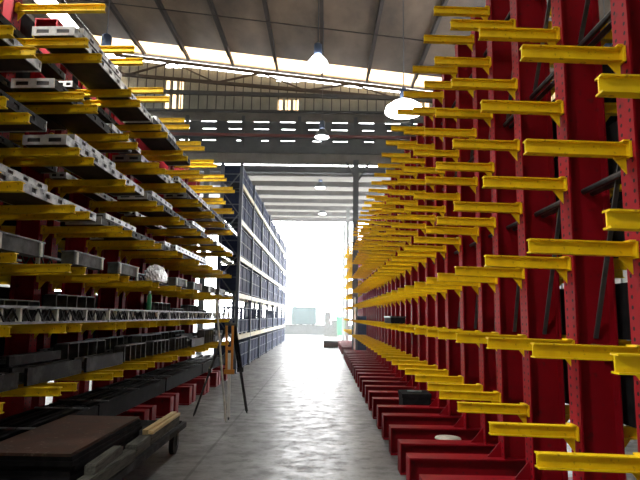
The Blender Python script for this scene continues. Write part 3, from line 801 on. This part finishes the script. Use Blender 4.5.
o = thing('yard_wall', 'low grey concrete wall across the yard under the truck', 'wall', (0, 47.5, -0.02))
put('body', MB().box(-9, 2.9, 0, 0.25, 0, 0.75).mesh('body', 'concrete_wall'), o)
put('coping', MB().box(-9.03, 2.93, -0.04, 0.29, 0.75, 0.84).mesh('coping', 'greypaint'), o)
o = thing('pallet_stack', 'grey shrouded pallet load standing before the yard wall', 'pallet load', (0.62, 43.6, -0.02))
put('pallet', MB().box(-0.55, 0.55, 0, 0.1, 0, 0.1).box(-0.55, 0.55, 0.5, 0.6, 0, 0.1).box(-0.55, 0.55, 0, 0.6, 0.1, 0.14).mesh('pallet', 'oldwood'), o)
put('load', MB().box(-0.5, -0.02, 0.03, 0.6, 0.14, 1.95).box(0.02, 0.5, 0.03, 0.6, 0.14, 1.30).mesh('load', 'greypaint'), o)
put('sack', MB().box(0.04, 0.42, 0.05, 0.55, 1.30, 1.46).box(0.07, 0.36, 0.08, 0.5, 1.46, 1.72).mesh('sack', 'white'), o)
o = thing('yard_bin', 'green waste bin in the yard beside the grey pallet load', 'bin', (1.62, 45.0, -0.02))
put('body', MB().prism([(-0.42,0.12),(0.42,0.12),(0.52,1.45),(-0.52,1.45)], 1, 0, 0.9).mesh('body', 'green'), o)
put('lid', MB().prism([(-0.55,1.45),(0.55,1.45),(0.5,1.6),(-0.5,1.6)], 1, -0.04, 0.94).mesh('lid', 'green'), o)
for sx in (-0.35, 0.28): put('wheel', MB().tube((sx,0.8,0.12),(sx+0.07,0.8,0.12),0.12,14).mesh('wheel','rubber'), o)
put('leg', MB().box(-0.35,-0.28,0.05,0.12,0,0.13).box(0.28,0.35,0.05,0.12,0,0.13).mesh('leg','rubber'), o)

# ------------------------------------------------------------------ high-bay lamps
def lamp(x, y, zl, r, label, roof, power, glow='lampglow', bell=True):
    t = thing('pendant_lamp', label, 'lamp', (x, y, zl), 0, 'high-bay lamps')
    put('housing', MB().lathe([(0.05,0.30),(0.09,0.31),(0.10,0.34),(0.10,0.56),(0.06,0.60),(0.02,0.61)], 18).mesh('housing', 'lampcap', True), t)
    if bell:
        put('bell', MB().lathe([(r*0.96,-0.05),(r,0.0),(r*0.93,0.10),(r*0.62,0.21),(0.09,0.29),(0.03,0.295)], 28).mesh('bell', glow, True), t)
    else:
        put('shade', MB().lathe([(r,0.0),(r*0.93,0.10),(r*0.62,0.21),(0.10,0.29),(0.09,0.28),(r*0.60,0.19),(r*0.91,0.09),(r*0.98,0.0)], 28).mesh('shade', 'lampshade', True), t)
        put('lens', MB().lathe([(0.02,-0.012),(r*0.95,-0.01),(r*0.96,0.002),(0.02,0.003)], 28).mesh('lens', glow, True), t)
    put('cord', MB().tube((0,0,0.61), (0,0,roof - zl), 0.013, 8).mesh('cord', 'cable'), t)
    if power:
        l = bpy.data.lights.new('lamp_light', 'SPOT'); l.energy = power; l.spot_size = math.radians(150); l.spot_blend = 0.5
        l.shadow_soft_size = 0.15; l.color = (1.0, 0.97, 0.93)
        lo = bpy.data.objects.new('lamp_light', l); C.objects.link(lo); lo.location = (x, y, zl-0.10)
    return t
ZL = 7.25
PW = 40
lamp(-0.22, 12.6, ZL+0.38, 0.26, 'glowing bell lamp hanging over the aisle, nearest in view', roof_z(-0.14)-0.03, PW)
lamp(-0.13, 18.2, ZL+0.48, 0.25, 'pendant lamp over the aisle, second from camera, before the girders', roof_z(0)-0.03, PW, bell=False)
lamp(-0.22, 25.3, ZL+0.38, 0.25, 'pendant lamp under the pale canopy, third from camera', 8.0, 60, bell=False)
lamp(-0.14, 32.2, ZL+0.42, 0.25, 'small pendant lamp under the canopy, farthest, against the daylight', 8.0, 60, bell=False)
lamp(-4.40, 10.2, 6.50, 0.24, 'pendant lamp half hidden behind the upper arms of loaded rack', roof_z(-4.25)-0.03, 700)
lamp(1.98, 13.3, 6.80, 0.48, 'large dazzling bell lamp above the empty rack', roof_z(2.02)-0.03, 60)
lamp(5.75, 10.6, 6.7, 0.30, 'bright lamp glimpsed between uprights of empty rack', roof_z(5.75)-0.03, PW)
for (x, y, pw) in ((-0.2, 7.0, 110), (-0.2, 1.4, 95), (-0.2, -4.2, 30), (-4.35, 4.6, 1000), (-4.35, -1.0, 750)):  # extra lamps out of view, added to light the near end
    lamp(x, y, ZL if x > -1 else 6.9, 0.26, 'added bell lamp overhead, out of view, lighting the near end', roof_z(x)-0.03, pw)

# ------------------------------------------------------------------ daylight
w = bpy.data.worlds.new('sky'); scene.world = w; w.use_nodes = True
nt = w.node_tree; bg = nt.nodes['Background']
tc = nt.nodes.new('ShaderNodeTexCoord'); sp = nt.nodes.new('ShaderNodeSeparateXYZ'); rp = nt.nodes.new('ShaderNodeValToRGB')
nt.links.new(tc.outputs['Generated'], sp.inputs[0]); nt.links.new(sp.outputs['Z'], rp.inputs['Fac'])
rp.color_ramp.elements[0].color = (1.0, 1.0, 1.0, 1); rp.color_ramp.elements[1].color = (0.95, 0.98, 1.0, 1)
nt.links.new(rp.outputs['Color'], bg.inputs['Color']); bg.inputs['Strength'].default_value = 10.0

def haze(name, x0, x1, y0, y1, z0, z1, dens, g, label):  # scattering volume added to stand in for veiling lens glare
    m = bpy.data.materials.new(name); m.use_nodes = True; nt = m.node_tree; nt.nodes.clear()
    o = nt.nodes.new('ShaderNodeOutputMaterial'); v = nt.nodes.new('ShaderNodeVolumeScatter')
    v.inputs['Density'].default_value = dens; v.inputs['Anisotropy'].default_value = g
    if name == 'glare_haze':                   # thicker towards the open end
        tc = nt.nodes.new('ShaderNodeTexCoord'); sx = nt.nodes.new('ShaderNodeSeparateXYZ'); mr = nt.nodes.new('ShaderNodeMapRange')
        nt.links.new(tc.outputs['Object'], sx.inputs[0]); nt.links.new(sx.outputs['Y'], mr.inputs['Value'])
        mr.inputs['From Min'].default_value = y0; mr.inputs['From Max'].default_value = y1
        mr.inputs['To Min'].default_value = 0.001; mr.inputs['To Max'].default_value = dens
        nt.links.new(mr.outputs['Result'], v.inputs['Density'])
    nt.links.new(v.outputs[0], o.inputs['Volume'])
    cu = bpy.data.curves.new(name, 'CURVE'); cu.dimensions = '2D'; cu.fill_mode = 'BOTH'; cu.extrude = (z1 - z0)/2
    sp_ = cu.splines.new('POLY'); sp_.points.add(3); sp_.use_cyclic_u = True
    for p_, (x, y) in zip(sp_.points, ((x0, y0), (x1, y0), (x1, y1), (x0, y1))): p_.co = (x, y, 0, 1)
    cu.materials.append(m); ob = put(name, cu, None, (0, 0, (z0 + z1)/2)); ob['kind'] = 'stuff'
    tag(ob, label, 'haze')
haze('glare_haze', -5.2, 5.2, 9.0, YE-0.05, -0.1, 7.6, 0.015, 0.35, 'haze volume added as lens glare in the aisle towards the open end')
haze('yard_glare_haze', -14, 14, YE+0.05, 70, -0.3, 9.0, 0.001, 0.3, 'thin haze volume added as lens glare over the yard beyond the open end')
scene.view_settings.view_transform = 'Standard'; scene.view_settings.look = 'None'
scene.view_settings.exposure = 0.6; scene.view_settings.gamma = 1.0; scene.view_settings.use_curve_mapping = False
scene.cycles.use_denoising = True
scene.cycles.max_bounces = 8; scene.cycles.transparent_max_bounces = 8
scene.cycles.sample_clamp_indirect = 6.0
